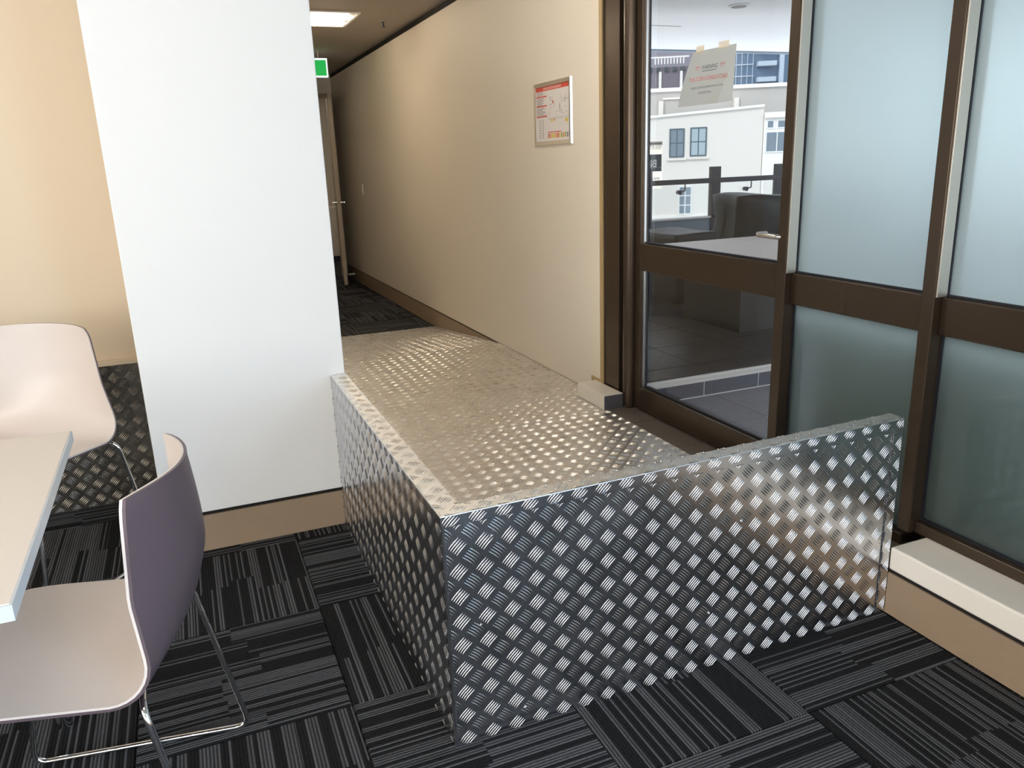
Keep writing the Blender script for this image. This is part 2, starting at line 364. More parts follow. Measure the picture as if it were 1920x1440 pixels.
# ------------------------------------------------------------------ tread plate
PITCH = .0614
def bars(name, parent, material, o, e1, e2, nrm, w, h, ph=(0,0), fine=4, clipz=None, hgt=.0014):
    """five-bar tread relief on the rectangle o + [0,w]e1 + [0,h]e2"""
    o = np.array(o, float); e1 = np.array(e1, float); e2 = np.array(e2, float); nrm = np.array(nrm, float)
    L = .0335; Wd = .0046; step = .0064; ns = fine
    t = np.linspace(-1, 1, ns+1); half = Wd/2*np.maximum(0.18, (1-np.abs(t)**2.2))
    hh = hgt*np.maximum(0.05, 1-np.abs(t)**3)
    cs = np.array([-1, -.45, .45, 1]); hp = np.array([0, .86, .86, 0])
    la = np.repeat(t*L/2, 4); lc = (half[:,None]*cs[None,:]).ravel(); lh = (hh[:,None]*hp[None,:]).ravel()
    ang = {0: (math.cos(math.pi/4), math.sin(math.pi/4)), 1: (math.cos(-math.pi/4), math.sin(-math.pi/4))}
    loc = []
    for kind in (0, 1):
        off = (0, 0) if kind == 0 else (PITCH/2, PITCH/2)
        i0 = int(math.floor((-ph[0]-off[0])/PITCH))-1; j0 = int(math.floor((-ph[1]-off[1])/PITCH))-1
        ca, sa = ang[kind]
        for i in range(i0, i0+int(w/PITCH)+4):
            for j in range(j0, j0+int(h/PITCH)+4):
                cx = ph[0]+off[0]+PITCH*i; cy = ph[1]+off[1]+PITCH*j
                if cx < -.017 or cx > w+.017 or cy < -.017 or cy > h+.017: continue
                for b in range(-2, 3):
                    bow = (abs(b)-1)*0.0
                    bx = la*ca-(lc+b*step)*sa+cx; by = la*sa+(lc+b*step)*ca+cy
                    if bx.min() > w-.001 or bx.max() < .001 or by.min() > h-.001 or by.max() < .001: continue
                    loc.append(np.stack([np.clip(bx,.0005,w-.0005), np.clip(by,.0005,h-.0005), lh], 1))
    A = np.concatenate(loc); nb = len(loc); nv = (ns+1)*4
    co = o+A[:,0:1]*e1+A[:,1:2]*e2+A[:,2:3]*nrm
    f = []
    for k in range(ns):
        for c in range(3): f.append((k*4+c, k*4+c+1, (k+1)*4+c+1, (k+1)*4+c))
    f = np.array(f)
    if np.dot(np.cross(e1, e2), nrm) > 0: f = f[:, ::-1]
    F = (f[None]+(np.arange(nb)*nv)[:,None,None]).reshape(-1)
    me = bpy.data.meshes.new(name); me.vertices.add(len(co)); me.vertices.foreach_set('co', co.ravel())
    nf = len(F)//4; me.loops.add(len(F)); me.loops.foreach_set('vertex_index', F.astype(np.int32)); me.polygons.add(nf)
    me.polygons.foreach_set('loop_start', np.arange(0, len(F), 4, dtype=np.int32)); me.polygons.foreach_set('loop_total', np.full(nf, 4, dtype=np.int32))
    me.polygons.foreach_set('use_smooth', np.ones(nf, dtype=bool)); me.update(calc_edges=True); me.validate()
    me.materials.append(material)
    ob = bpy.data.objects.new(name, me); COL.objects.link(ob); ob.parent = parent
    return stuff(ob)

XA, XB, YF, YC = .422, 1.736, 1.466, 2.777
zA, zB = .583, .594
ramp = empty('access_ramp', (0,0,0)); tag(ramp, 'raised aluminium checker plate landing and ramp with low side panels at the glass door', 'ramp')
# front panel (slightly taller at its right end, as in the photograph)
zt = lambda x: zA+(zB-zA)*(x-XA)/(XB-XA)
CAPT = .004
p = MB(); p.hexa([(XA+.003,YF+.003,0),(XB,YF+.003,0),(XB,YF+.043,0),(XA+.003,YF+.043,0),(XA+.003,YF+.003,zA-CAPT),(XB,YF+.003,zB-CAPT),(XB,YF+.043,zB-CAPT),(XA+.003,YF+.043,zA-CAPT)])
front = p.build('front_panel', M_metal, ramp)
bars('raised_bars', front, M_metal, (XA+.003,YF+.003,0), (1,0,0), (0,0,1), (0,-1,0), XB-.034-XA, .556, (.030,.0135), fine=6)
side = box('side_panel', (XA,YF+.012,0), (XA+.05,YC-.0015,zA-CAPT), M_metal, ramp)
bars('raised_bars', side, M_metal, (XA,YC-.0015,0), (0,-1,0), (0,0,1), (-1,0,0), YC-YF-.014, .556, (.02,.02), fine=6)
# folded caps with a short lip
c = MB(); y0, y1 = YF-.0005, YF+.046
c.hexa([(XA+.0,y0,zA-CAPT),(XB,y0,zB-CAPT),(XB,y1,zB-CAPT),(XA+.0,y1,zA-CAPT),(XA,y0,zA),(XB,y0,zB),(XB,y1,zB),(XA,y1,zA)])
fcap = c.build('front_cap', M_worn, ramp, bevel=.004, seg=3)
c = MB(); c.hexa([(XA,y0,zA-.026),(XB,y0,zB-.026),(XB,y0+.003,zB-.026),(XA,y0+.003,zA-.026),(XA,y0,zA-.003),(XB,y0,zB-.003),(XB,y0+.003,zB-.003),(XA,y0+.003,zA-.003)])
flip = c.build('cap_lip', M_metal, fcap)
bars('raised_bars', fcap, M_wornbar, (XA,YF,zA), (1,0,(zB-zA)/(XB-XA)), (0,1,0), (0,0,1), XB-XA, .046, (.045,.022), fine=6)
fl = bars('lip_bars', fcap, M_metal, (XA,y0,zA-.026), (1,0,(zB-zA)/(XB-XA)), (0,0,1), (0,-1,0), XB-XA, .024, (.020,.012), fine=6)
c = MB(); c.box((XA-.0025,YF+.001,zA-CAPT),(XA+.056,YC-.0015,zA))
scap = c.build('side_cap', M_worn, ramp, bevel=.004, seg=3)
c = MB(); c.box((XA-.0025,YF+.001,zA-.026),(XA+.0005,YC-.0015,zA-.004)); c.build('cap_lip', M_metal, scap)
bars('raised_bars', scap, M_wornbar, (XA-.001,YF+.05,zA), (1,0,0), (0,1,0), (0,0,1), .055, YC-YF-.053, (.032,.03), fine=6)
bars('lip_bars', scap, M_metal, (XA-.0025,YC-.002,zA-.026), (0,-1,0), (0,0,1), (-1,0,0), YC-YF-.01, .024, (.03,.012), fine=6)
fe = box('end_flange', (XB-.031,YF-.0005,0), (XB,YF+.0026,zB-.03), M_metal, ramp)
bars('raised_bars', fe, M_metal, (XB-.030,YF-.0005,0), (1,0,0), (0,0,1), (0,-1,0), .029, .55, (.028,.03), fine=6)
ce = MB(); ce.tube([(XA+.003,YF+.003,.0),(XA+.003,YF+.003,zA-.006)], .0034, n=10); ce.build('corner_fold', M_metal, ramp, smooth=True)
for (x, z) in ((.535,.512),(.50,.30),(1.21,.40),(.60,.05),(1.12,.16)):
    rv = MB(); rv.cyl((x,YF+.0032,z),(x,YF-.0005,z),.0035,.0022,n=10); rv.build('rivet', M_chrome, ramp, smooth=True)
# landing and ramp decks
XL0, XL1 = XA+.052, 1.752
YL = 4.72
land = MB(); land.box((XL0,YF+.046,ZF-.006),(XL1,3.128,ZF)); land.box((XL0,3.128,ZF-.006),(1.732,3.402,ZF)); land.box((XL0,3.402,ZF-.006),(1.836,YL,ZF))
for yy in (1.7, 2.9, 4.1, 4.6): land.box((XL0+.03,yy,0),(1.70,yy+.04,ZF-.006))
land = land.build('landing_deck', M_worn, ramp)
bars('raised_bars', land, M_wornbar, (XL0,YF+.046,ZF), (1,0,0), (0,1,0), (0,0,1), XL1-XL0, 3.128-YF-.046, (1.219-XL0,1.719-YF-.046), fine=4)
bars('raised_bars', land, M_wornbar, (XL0,3.40,ZF), (1,0,0), (0,1,0), (0,0,1), 1.834-XL0, YL-3.40, (.03,.02), fine=2)
bars('raised_bars', land, M_wornbar, (XL0,3.128,ZF), (1,0,0), (0,1,0), (0,0,1), 1.732-XL0, .272, (.03,.047), fine=2)
YR = 6.19; ls = math.hypot(YR-YL, ZF-.004)
rd = MB(); rd.hexa([(.476,YL,ZF-.006),(1.838,YL,ZF-.006),(1.838,YR,.001),(.476,YR,.001),(.476,YL,ZF),(1.838,YL,ZF),(1.838,YR,.004),(.476,YR,.004)])
rd = rd.build('ramp_deck', M_worn, ramp)
e2 = Vector((0,YR-YL,.004-ZF)).normalized(); nn = Vector((1,0,0)).cross(e2)
bars('raised_bars', rd, M_wornbar, (.478,YL,ZF), (1,0,0), tuple(e2), tuple(nn), 1.358, ls, (.03,.01), fine=2)

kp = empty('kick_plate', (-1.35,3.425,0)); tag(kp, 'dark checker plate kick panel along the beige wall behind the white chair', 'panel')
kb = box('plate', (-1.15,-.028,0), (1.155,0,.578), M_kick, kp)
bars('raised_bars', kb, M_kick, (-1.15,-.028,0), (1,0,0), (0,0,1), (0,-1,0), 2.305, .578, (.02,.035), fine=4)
kc = MB(); kc.box((-1.15,-.034,.578),(1.155,0,.597)); kc = kc.build('top_ledge', M_beige, kp, bevel=.002)

# ------------------------------------------------------------------ threshold tiles
th = struct(box('trim_7', (1.753,1.52,.02), (1.93,3.34,ZF-.003), M_dgrout), 'dark tiled threshold strip before the glass door')
ys = [1.52, 1.86, 2.205, 2.55, 2.90, 3.34]
for a, b in zip(ys[:-1], ys[1:]):
    box('floor_tile', (1.755,a+.002,ZF-.003), (1.928,b-.002,ZF), M_ftile, th, bevel=.001)

# ------------------------------------------------------------------ glazing
def bar(name, a, b, parent, bevel=.003): return box(name, a, b, M_bronze, parent, bevel=bevel)
XM = 1.846; TOP = CEIL-.02
w0 = struct(empty('trim_8', (0,0,0)), 'bronze mullions of the glazed wall')
for (ya, yb, zb) in ((2.083,2.127,ZF), (1.503,1.545,.208), (.92,.962,.208), (.338,.38,.208), (-.244,-.202,.208), (-.826,-.784,.208)):
    bar('mullion', (XM,ya,zb), (1.945,yb,TOP), w0)
XR = 1.872; XG0, XG1 = 1.896, 1.902
for k, (ya, yb, z0) in enumerate(((1.545,2.083,ZF), (.962,1.503,.208), (.38,.92,.208), (-.202,.338,.208), (-.784,-.244,.208))):
    w = struct(empty('window_%d' % (k+1), (0,0,0)), ['frosted bay between the door and the second mullion', 'frosted bay at the right edge of the photograph', 'frosted bay beside the camera', 'frosted bay just behind the camera', 'hindmost frosted bay'][k])
    m = MB(); m.box((XR,ya,.800),(1.955,yb,.905)); m.build('mid_rail', M_bronze, w, bevel=.004)
    bar('bottom_rail', (XR-.004,ya,z0), (1.955,yb,z0+.035), w); bar('top_rail', (XR,ya,TOP-.06), (1.955,yb,TOP), w)
    bd = MB(); bd.box((XM+.003,yb-.005,.906),(XG0-.009,yb,TOP-.06)); lab(bd.build('bead_or_sheen_strip', M_sheen_strip, w, bevel=.001), 'added pale strip imitating the upper pane reflected in the mullion side')  # added strip; its pale colour stands for the upper pane's reflection
    for nm, za, zb in (('lower_pane', z0+.035, .800), ('upper_pane', .905, TOP-.06)):
        pn = box(nm, (XG0,ya+.004,za+.002), (XG1,yb-.004,zb-.002), M_frost, w); pn['label'] = 'frosted glass pane'
        gk = MB()
        gk.box((XG0-.007,ya,za),(XG0,ya+.006,zb)); gk.box((XG0-.007,yb-.005,za),(XG0,yb,zb)); gk.box((XG0-.007,ya+.006,za),(XG0,yb-.006,za+.006)); gk.box((XG0-.007,ya+.006,zb-.004),(XG0,yb-.006,zb))
        gk.build('gasket', M_gasket, pn)
struct(box('trim_9', (XM,-.83,TOP), (1.975,3.34,CEIL), M_bronze), 'bronze head of the glazed wall')
# wall, sill and skirting under the right-hand glazing
struct(box('wall_lower_right', (1.745,-4.6,0), (1.975,YF-.0005,.137), M_cream))
struct(box('wall_right_front', (1.846,-4.6,.208), (1.975,-.827,CEIL), M_cream))
struct(box('window_sill_trim', (1.736,-4.6,.139), (1.96,YF-.0010,.208), M_sill, bevel=.006, seg=3), 'white painted sill under the frosted glazing'); bpy.data.objects['window_sill_trim'].name = 'trim_10'
struct(box('baseboard_sill', (1.737,-4.6,0), (1.747,YF-.0010,.128), M_skirt), 'taupe skirting under the white sill'); 
struct(box('trim_11', (1.742,-4.6,.128), (1.75,YF-.0010,.139), M_gap), 'black shadow gap under the white sill')
struct(box('wall_under_bay', (1.90,YF,0), (1.975,2.127,ZF), M_bronze))

# door frame jamb + post
j = struct(empty('trim_12', (0,0,0)), 'bronze door jamb with rounded post')
bar('jamb_plate', (XM,3.183,ZF+.0), (1.985,3.325,TOP), j, bevel=.001)
m = MB(); m.cyl((1.873,3.128,ZF),(1.873,3.128,TOP),.033,n=28); m.box((1.873,3.10,ZF),(1.905,3.183,TOP)); m.build('post', M_bronze, j, smooth=True)
m = MB(); m.cyl((1.838,3.105,ZF+.012),(1.831,3.105,ZF+.012),.004,n=10); m.build('screw', M_chrome, j, smooth=True)
# glass door leaf
d1 = struct(empty('door_1', (0,0,0)), 'bronze framed glass door to the balcony')
XD = 1.876; XD1 = 1.93; XP = 1.908
DY0, DY1 = 2.085, 3.092
bar('hinge_stile', (XD,3.046,ZF+.008), (1.915,DY1,2.30), d1); bar('lock_stile', (XD+.018,DY0,ZF+.008), (XD1,2.150,2.30), d1)
bar('top_rail', (XD,2.15,2.22), (XD1,3.046,2.30), d1); bar('mid_rail', (XD,2.15,.808), (XD1,3.046,.928), d1); bar('bottom_rail', (XD,2.15,ZF+.008), (XD1,3.046,.262), d1)
for nm, za, zb in (('lower_pane', .262, .808), ('upper_pane', .928, 2.22)):
    pn = box(nm, (XP,2.150,za), (XP+.006,3.046,zb), M_glass, d1); pn['label'] = 'clear glass pane'
    bd = MB(); bd.box((XD+.012,3.034,za),(XP,3.046,zb)); bd.box((XD+.012,2.150,za),(XP,2.160,zb)); bd.build('bead_or_sheen_strip', M_alu, pn)
    gk = MB(); gk.box((XP-.006,3.027,za),(XP-.001,3.034,zb)); gk.box((XD+.02,2.16,za),(XP-.001,3.027,za+.007)); gk.build('gasket', M_gasket, pn)
h = MB(); h.tube([(1.895,2.118,1.024),(1.842,2.118,1.024),(1.840,2.232,1.026),(1.885,2.232,1.026)], .0085, n=12, fillet=.022); h.cyl((1.8935,2.118,1.024),(1.889,2.118,1.024),.024)
h.build('lever_handle', M_steel, d1, smooth=True)
struct(box('trim_13', (1.93,2.085,.0), (1.985,3.183,ZF), M_dark), 'dark door threshold')

# warning sheet taped to the glass
pw = empty('warning_notice', (1.897,2.706,1.676)); tag(pw, 'curling paper warning notice taped to the glass door', 'notice')
def paper_pt(u, v, lift=0.0):
    # u: left to right, v: top to bottom; sheet hangs slightly away from the glass, right edge curls toward the room
    Wp, Hp = .258, .198
    d = (u+.38*v)-1.0          # beyond this diagonal the sheet lies flat on the glass
    y = -Wp*u+.012*v; z = -.004*u-Hp*v+.008*u*v
    x = -.004-.075*v*max(0.0, -d)**.8-(.006*v if d < 0 else 0)
    return Vector((x-lift, y, z))
nu, nv = 36, 28
V = [paper_pt(i/nu, k/nv) for k in range(nv+1) for i in range(nu+1)]
F = [(k*(nu+1)+i, k*(nu+1)+i+1, (k+1)*(nu+1)+i+1, (k+1)*(nu+1)+i) for k in range(nv) for i in range(nu)]
m = MB(); m.add(V, F); sh = m.build('sheet', M_paper, pw, smooth=True)
def paper_text(name, body, size, u, v, material, sx=1.0, bold=0):
    o = text(name, body, size, material, pw, (0,0,0), (1,0,0), (0,1,0), bold=bold, sx=sx)
    for vt in o.data.vertices:
        uu = u+vt.co.x/.262; vv = v-vt.co.y/.196
        q = paper_pt(uu, vv, .0016); vt.co = q
    return o
paper_text('heading', 'WARNING', .022, .50, .36, M_black, .82)
paper_text('exclamation_marks', '!!!!!', .022, .245, .36, M_red, .9); paper_text('exclamation_marks', '!!!!!', .022, .755, .36, M_red, .9)
paper_text('notice_line', 'THIS DOOR IS DEADLOCKED', .0205, .49, .56, M_red, .72)
paper_text('small_line', 'PLEASE USE THE ALTERNATIVE EXIT OR', .0105, .48, .70, M_black, .78); paper_text('small_line', 'SEE RECEPTION', .0105, .47, .80, M_black, .8)
ul = MB(); q = [paper_pt(.35,.385,.0014), paper_pt(.65,.385,.0014), paper_pt(.65,.395,.0014), paper_pt(.35,.395,.0014)]; ul.add(q, [(0,1,2,3)]); ul.build('underline', M_black, pw)
for (u_, ln) in ((.16,.05),(.72,.06)):
    a = paper_pt(u_, -.03, .001); tp = MB(); tp.box((a.x-.0004,a.y-ln/2,a.z-.012),(a.x,a.y+ln/2,a.z+.012)); tp.build('tape', M_plastic, pw)

# ------------------------------------------------------------------ framed evacuation plan
ev = empty('evacuation_plan', (1.84,3.842,1.532)); tag(ev, 'small silver framed evacuation plan on the cream corridor wall', 'framed plan')
fw, fh, ft = .438, .314, .022
def evbox(name, y0, y1, z0, z1, d0, d1, material, parent): return box(name, (-d1,y0,z0), (-d0,y1,z1), material, parent)
for nm, pts in (('top', ((-fw/2,fh/2),(fw/2,fh/2),(fw/2-ft,fh/2-ft),(-fw/2+ft,fh/2-ft))), ('bottom', ((-fw/2,-fh/2),(fw/2,-fh/2),(fw/2-ft,-fh/2+ft),(-fw/2+ft,-fh/2+ft))),
                ('left', ((-fw/2,-fh/2),(-fw/2,fh/2),(-fw/2+ft,fh/2-ft),(-fw/2+ft,-fh/2+ft))), ('right', ((fw/2,-fh/2),(fw/2,fh/2),(fw/2-ft,fh/2-ft),(fw/2-ft,-fh/2+ft)))):
    m = MB(); A, B, C_, D_ = pts
    m.add([(0,A[0],A[1]),(0,B[0],B[1]),(0,C_[0],C_[1]),(0,D_[0],D_[1]),(-.012,A[0]*.985,A[1]*.985),(-.012,B[0]*.985,B[1]*.985),(-.009,C_[0],C_[1]),(-.009,D_[0],D_[1])],
          [(0,3,2,1),(4,5,6,7),(0,1,5,4),(1,2,6,5),(2,3,7,6),(3,0,4,7)])
    m.build('frame_strip', M_alu, ev)
sheet = evbox('plan_sheet', -.199,.199,-.137,.137,.001,.004,M_sheet,ev)
Ysh = lambda u: .199-.398*u      # u from viewer's left
Zsh = lambda v: .137-.274*v
def ink(name, u0, u1, v0, v1, material): return box(name, (-.0046,Ysh(u1),Zsh(v1)), (-.004,Ysh(u0),Zsh(v0)), material, sheet)
ink('header_band', 0, 1, 0, .085, M_red)
text('header_text', 'EVACUATION DIAGRAM', .019, M_wtext, sheet, (-.0050,Ysh(.5),Zsh(.07)), (0,-1,0), (0,0,1))
for v in (.17,.34,.53): ink('red_bar', .01, .33, v, v+.022, M_red)
random.seed(7)
tl = MB()
for v0, v1 in ((.10,.155),(.21,.33),(.38,.52)):
    v = v0
    while v < v1:
        w_ = random.uniform(.16,.30); tl.box((-.0046,Ysh(.02+w_),Zsh(v+.007)),(-.004,Ysh(.02),Zsh(v))); v += .017
tl.build('text_lines', M_grey, sheet)
pl = MB()
for k in range(26):
    u = random.uniform(.38,.95); v = random.uniform(.18,.52); l_ = random.uniform(.03,.12)
    if k % 2: pl.box((-.0046,Ysh(min(.97,u+l_)),Zsh(v+.004)),(-.004,Ysh(u),Zsh(v)))
    else: pl.box((-.0046,Ysh(u+.0035),Zsh(min(.56,v+l_))),(-.004,Ysh(u),Zsh(v)))
for v in (.58,.60): pl.box((-.0046,Ysh(.98),Zsh(v+.003)),(-.004,Ysh(.36),Zsh(v)))
for u in (.10,.20): pl.box((-.0046,Ysh(u+.006),Zsh(.93)),(-.004,Ysh(u),Zsh(.60)))
for v in np.linspace(.60,.93,8): pl.box((-.0046,Ysh(.21),Zsh(v+.004)),(-.004,Ysh(.09),Zsh(v)))
pl.build('plan_linework', M_grey, sheet)
ink('yellow_mark', .87, .93, .62, .68, M_yellow); ink('small_mark', .46, .50, .60, .65, M_yellow); ink('small_mark', .54, .57, .60, .64, M_orange); ink('small_mark', .50, .53, .28, .33, M_red)
ink('legend_band', .34, .74, .83, .845, M_red)
for k, mm in enumerate((M_red,M_orange,M_yellow,M_yellow,M_orange,M_red,M_yellow,M_green2,M_orange,M_green2,M_grey)):
    ink('legend_swatch', .36+.055*k, .36+.055*k+.032, .86, .945, mm)

# ------------------------------------------------------------------ ceiling fittings
def troffer(name, x0, y0, x1, y1, label, group=None, tube=None):
    t = empty(name, ((x0+x1)/2,(y0+y1)/2,CEIL)); tag(t, label, 'ceiling light', group)
    X, Y = (x1-x0)/2, (y1-y0)/2
    f = MB(); w = .02
    f.box((-X,-Y,-.008),(X,-Y+w,0)); f.box((-X,Y-w,-.008),(X,Y,0)); f.box((-X,-Y+w,-.008),(-X+w,Y-w,0)); f.box((X-w,-Y+w,-.008),(X,Y-w,0))
    f.build('frame', M_refl, t)
    box('reflector', (-X+w,-Y+w,-.004), (X-w,Y-w,-.0015), M_refl, t)
    for k in (-1, 1):
        m = MB(); m.cyl((-X+.05,k*Y*.42,-.016),(X-.05,k*Y*.42,-.016),.011,n=12); m.build('tube', tube or M_tube2, t, smooth=True)
    return t
troffer('ceiling_light', .55, 6.02, 1.385, 6.62, 'bright fluorescent ceiling light in the corridor, beside the sprinkler', tube=M_tube)
troffer('ceiling_light', .55, 3.05, 1.385, 3.65, 'unseen ceiling light added to brighten the landing and corridor wall')  # out of view, added to brighten wall and landing
LR = 'fluorescent lights over the room'
troffer('ceiling_light', -2.6, 1.4, -1.4, 2.0, 'fluorescent ceiling light above the white table at left', LR)
troffer('ceiling_light', -1.0, .25, .2, .85, 'unseen ceiling light added above the camera to brighten table and corridor wall', LR)  # out of view, added to lift table, seat and corridor wall
troffer('ceiling_light', -2.6, -1.6, -1.4, -1.0, 'fluorescent ceiling light behind the camera, away from the glazing', LR)
troffer('ceiling_light', 0.0, -1.6, 1.2, -1.0, 'fluorescent ceiling light behind the camera, nearest the glazing', LR)
troffer('ceiling_light', .75, 10.7, 1.65, 11.3, 'ceiling light in the room beyond the open corridor door')
sp = empty('sprinkler', (1.62,6.338,CEIL)); tag(sp, 'small sprinkler head hanging from the corridor ceiling', 'sprinkler')
MB().cyl((0,0,0),(0,0,-.006),.03).build('rose', M_ceil, sp, smooth=True); MB().cyl((0,0,-.006),(0,0,-.04),.008).build('stem', M_dark, sp, smooth=True); MB().cyl((0,0,-.04),(0,0,-.043),.018,n=16).build('deflector', M_dark, sp, smooth=True)
ex = empty('exit_sign', (1.30,8.0,2.30)); tag(ex, 'green and white illuminated exit sign hanging in the corridor', 'exit sign')
box('housing', (-.18,0,-.17), (.18,.03,0), M_exitw, ex, bevel=.003); box('green_face', (-.165,-.003,-.155), (.165,0,-.018), M_exit, ex)
MB().cyl((-.1,.015,0),(-.1,.015,.06),.006).build('hanger', M_steel, ex, smooth=True); MB().cyl((.1,.015,0),(.1,.015,.06),.006).build('hanger', M_steel, ex, smooth=True)

# ------------------------------------------------------------------ chairs and table
REC, BUL, WT, WB_, HT, RB, ZS, RS, DEP = .043, .029, .363, .452, .791, .08, .437, .02, .42
def shell_profile():
    pts = []; cx, cz = RB, ZS+RB
    T = (cx-RB*math.cos(REC), cz-RB*math.sin(REC)); d = (-math.sin(REC), math.cos(REC)); L = (HT-T[1])/d[1]
    for s in np.linspace(1, 0, 16): pts.append((T[0]+d[0]*L*s, T[1]+d[1]*L*s))
    a1 = math.atan2(-math.sin(REC), -math.cos(REC)) % (2*math.pi)
    for a in np.linspace(a1, 1.5*math.pi, 9)[1:]: pts.append((cx+RB*math.cos(a), cz+RB*math.sin(a)))
    for u in np.linspace(RB, DEP, 14)[1:]:
        t = (u-RB)/(DEP-RB); pts.append((u, ZS+RS*t-.03*max(0, t-.75)**2/.0625*.4))
    return pts
def shell_pt(i, s, off, prof):
    n = len(prof); u, z = prof[i]
    a = prof[max(i-1,0)]; b = prof[min(i+1,n-1)]; tx, tz = b[0]-a[0], b[1]-a[1]; l = math.hypot(tx, tz); nx, nz = -tz/l, tx/l    # toward sitter
    k = max(0, min(1, (z-ZS)/(HT-ZS)))
    w = (WT*k+WB_*(1-k))/2
    if i > n-8: w -= .05*((i-(n-8))/7)**3
    if i < 3: w -= (.010, .003, .0)[i]
    b_ = (BUL*s*s-.034*(1-s*s))*min(1, k/.5) if i < n-13 else 0
    zz = z
    if i == 0: zz -= .004*abs(s)**6
    return (u+b_-.018*math.sin(math.pi*min(1, k*1.05))*(1-s*s)*(1 if i < n-13 else 0)+nx*off, s*w, zz+nz*off)
def shell_mesh(o0, o1):
    prof = shell_profile(); n = len(prof); ms = 16; V = []; F = []
    for off in (o0, o1):
        for i in range(n):
            for k in range(ms+1): V.append(shell_pt(i, -1+2*k/ms, off, prof))
    N1 = n*(ms+1); q = lambda i, k, l: l*N1+i*(ms+1)+k
    for i in range(n-1):
        for k in range(ms):
            F.append((q(i,k,0),q(i,k+1,0),q(i+1,k+1,0),q(i+1,k,0))); F.append((q(i,k,1),q(i+1,k,1),q(i+1,k+1,1),q(i,k+1,1)))
        F.append((q(i,0,0),q(i+1,0,0),q(i+1,0,1),q(i,0,1))); F.append((q(i,ms,0),q(i,ms,1),q(i+1,ms,1),q(i+1,ms,0)))
    for k in range(ms):
        F.append((q(0,k,0),q(0,k,1),q(0,k+1,1),q(0,k+1,0))); F.append((q(n-1,k,0),q(n-1,k+1,0),q(n-1,k+1,1),q(n-1,k,1)))
    m = MB(); m.add(V, F); return m
ch = empty('shell_chair', (-.103,1.513,0), 2.962); tag(ch, 'two-tone shell chair with plum back at near end of the table', 'chair')
lab(shell_mesh(0.0, .0045).build('seat_shell', M_shell, ch, smooth=True), 'white inner seat shell'); lab(shell_mesh(-.0055, -.0005).build('outer_shell', M_plum, ch, smooth=True), 'plum outer shell')
for s in (-1, 1):
    m = MB(); m.tube([(.37,s*.08,.424),(.36,s*.215,.424),(.425,s*.235,.0075),(-.05,s*.245,.0075),(.03,s*.222,.424),(.06,s*.08,.424)], .0065, n=12, fillet=.035); m.build('sled_frame', M_chrome, ch, smooth=True)
for u in (.37, .06):
    m = MB(); m.cyl((u,-.081,.424),(u,.081,.424),.0065); m.build('cross_bar', M_chrome, ch, smooth=True)
ch2 = dup(ch, (-.482,2.962,0), -2.17); ch2.scale = (1.05,1.10,1.05); tag(ch2, 'white shell chair facing the camera before the checker plate kick panel', 'chair')

tb = empty('table', (-1.09,1.577,0)); tag(tb, 'white laminate table cut off by the left edge of the photograph', 'table')
tt = MB(); tt.prism([(.80,-.415),(.788,.412),(-.80,.43),(-.80,-.415)], .711, .735); to = tt.build('table_top', M_table, tb, bevel=.0015)
ed = MB(); ed.prism([(.803,-.418),(.791,.415),(-.803,.433),(-.803,-.418)], .709, .7335); ed.build('edge_band', M_edge, tb)
for sx in (-1, 1):
    for sy in (-1, 1):
        m = MB(); m.cyl((sx*.62,sy*.34,.709),(sx*.66,sy*.37,0),.02,.016,n=18); m.build('leg', M_chrome, tb, smooth=True)

# ------------------------------------------------------------------ balcony
bf = struct(box('floor_balcony', (1.985,-1,-.1), (7.4,3.165,.117), M_grout), 'tiled balcony floor outside the glass door')
for i in range(9):
    for jn in range(9):
        x0 = 1.99+.40*i+.0; y0 = 3.163-.40*(jn+1)
        if x0 > 4.6 or y0 < .3: continue
        box('balcony_tile', (x0+.003,y0+.003,.117), (x0+.397,y0+.397,.12), M_btile, bf)
rs = struct(box('trim_14', (1.985,3.165,-.1), (7.4,3.40,.205), M_grout), 'tiled riser of the raised balcony deck')
for i in range(8): box('riser_tile', (1.99+.34*i+.004,3.162,.126), (1.99+.34*(i+1)-.004,3.165,.196), M_rtile, rs)
st = MB(); st.box((1.985,3.158,.200),(7.4,3.20,.210)); st.box((1.985,3.215,.205),(7.4,3.235,.212)); st.build('nosing_strip', M_cap, rs)
dk = struct(box('floor_deck', (2.02,3.40,-.1), (7.4,6.9,.214), M_gap), 'raised dark paved balcony deck')
box('deck_edge', (1.985,3.24,.205), (7.4,3.40,.218), M_paver, dk)
for i in range(9):
    for jn in range(8):
        x0 = 2.03+.42*i; y0 = 3.405+.42*jn
        if x0 > 5.4: continue
        box('paver', (x0+.003,y0+.003,.214), (x0+.417,y0+.417,.220), M_paver, dk)
struct(box('wall_balcony_left', (2.0,3.4,.22), (2.02,6.9,2.6), M_cream))
sf = struct(box('ceiling_balcony', (1.975,-2,2.42), (7.4,7.85,2.75), M_soffit), 'white soffit over the balcony'); box('fascia', (1.975,7.85,2.40), (7.4,7.90,2.75), M_upst, sf)
box('soffit_joint', (1.98,6.48,2.4195), (4.4,6.505,2.4205), M_dark, sf)
dl = empty('downlight', (4.276,5.522,2.42)); tag(dl, 'round recessed downlight in the white balcony soffit', 'downlight')
m = MB(); m.cyl((0,0,0),(0,0,-.012),.09,.085,n=28); m.build('rim', M_soffit, dl, smooth=True); m = MB(); m.cyl((0,0,-.012),(0,0,-.014),.06,n=24); m.build('lens', M_dark, dl, smooth=True)
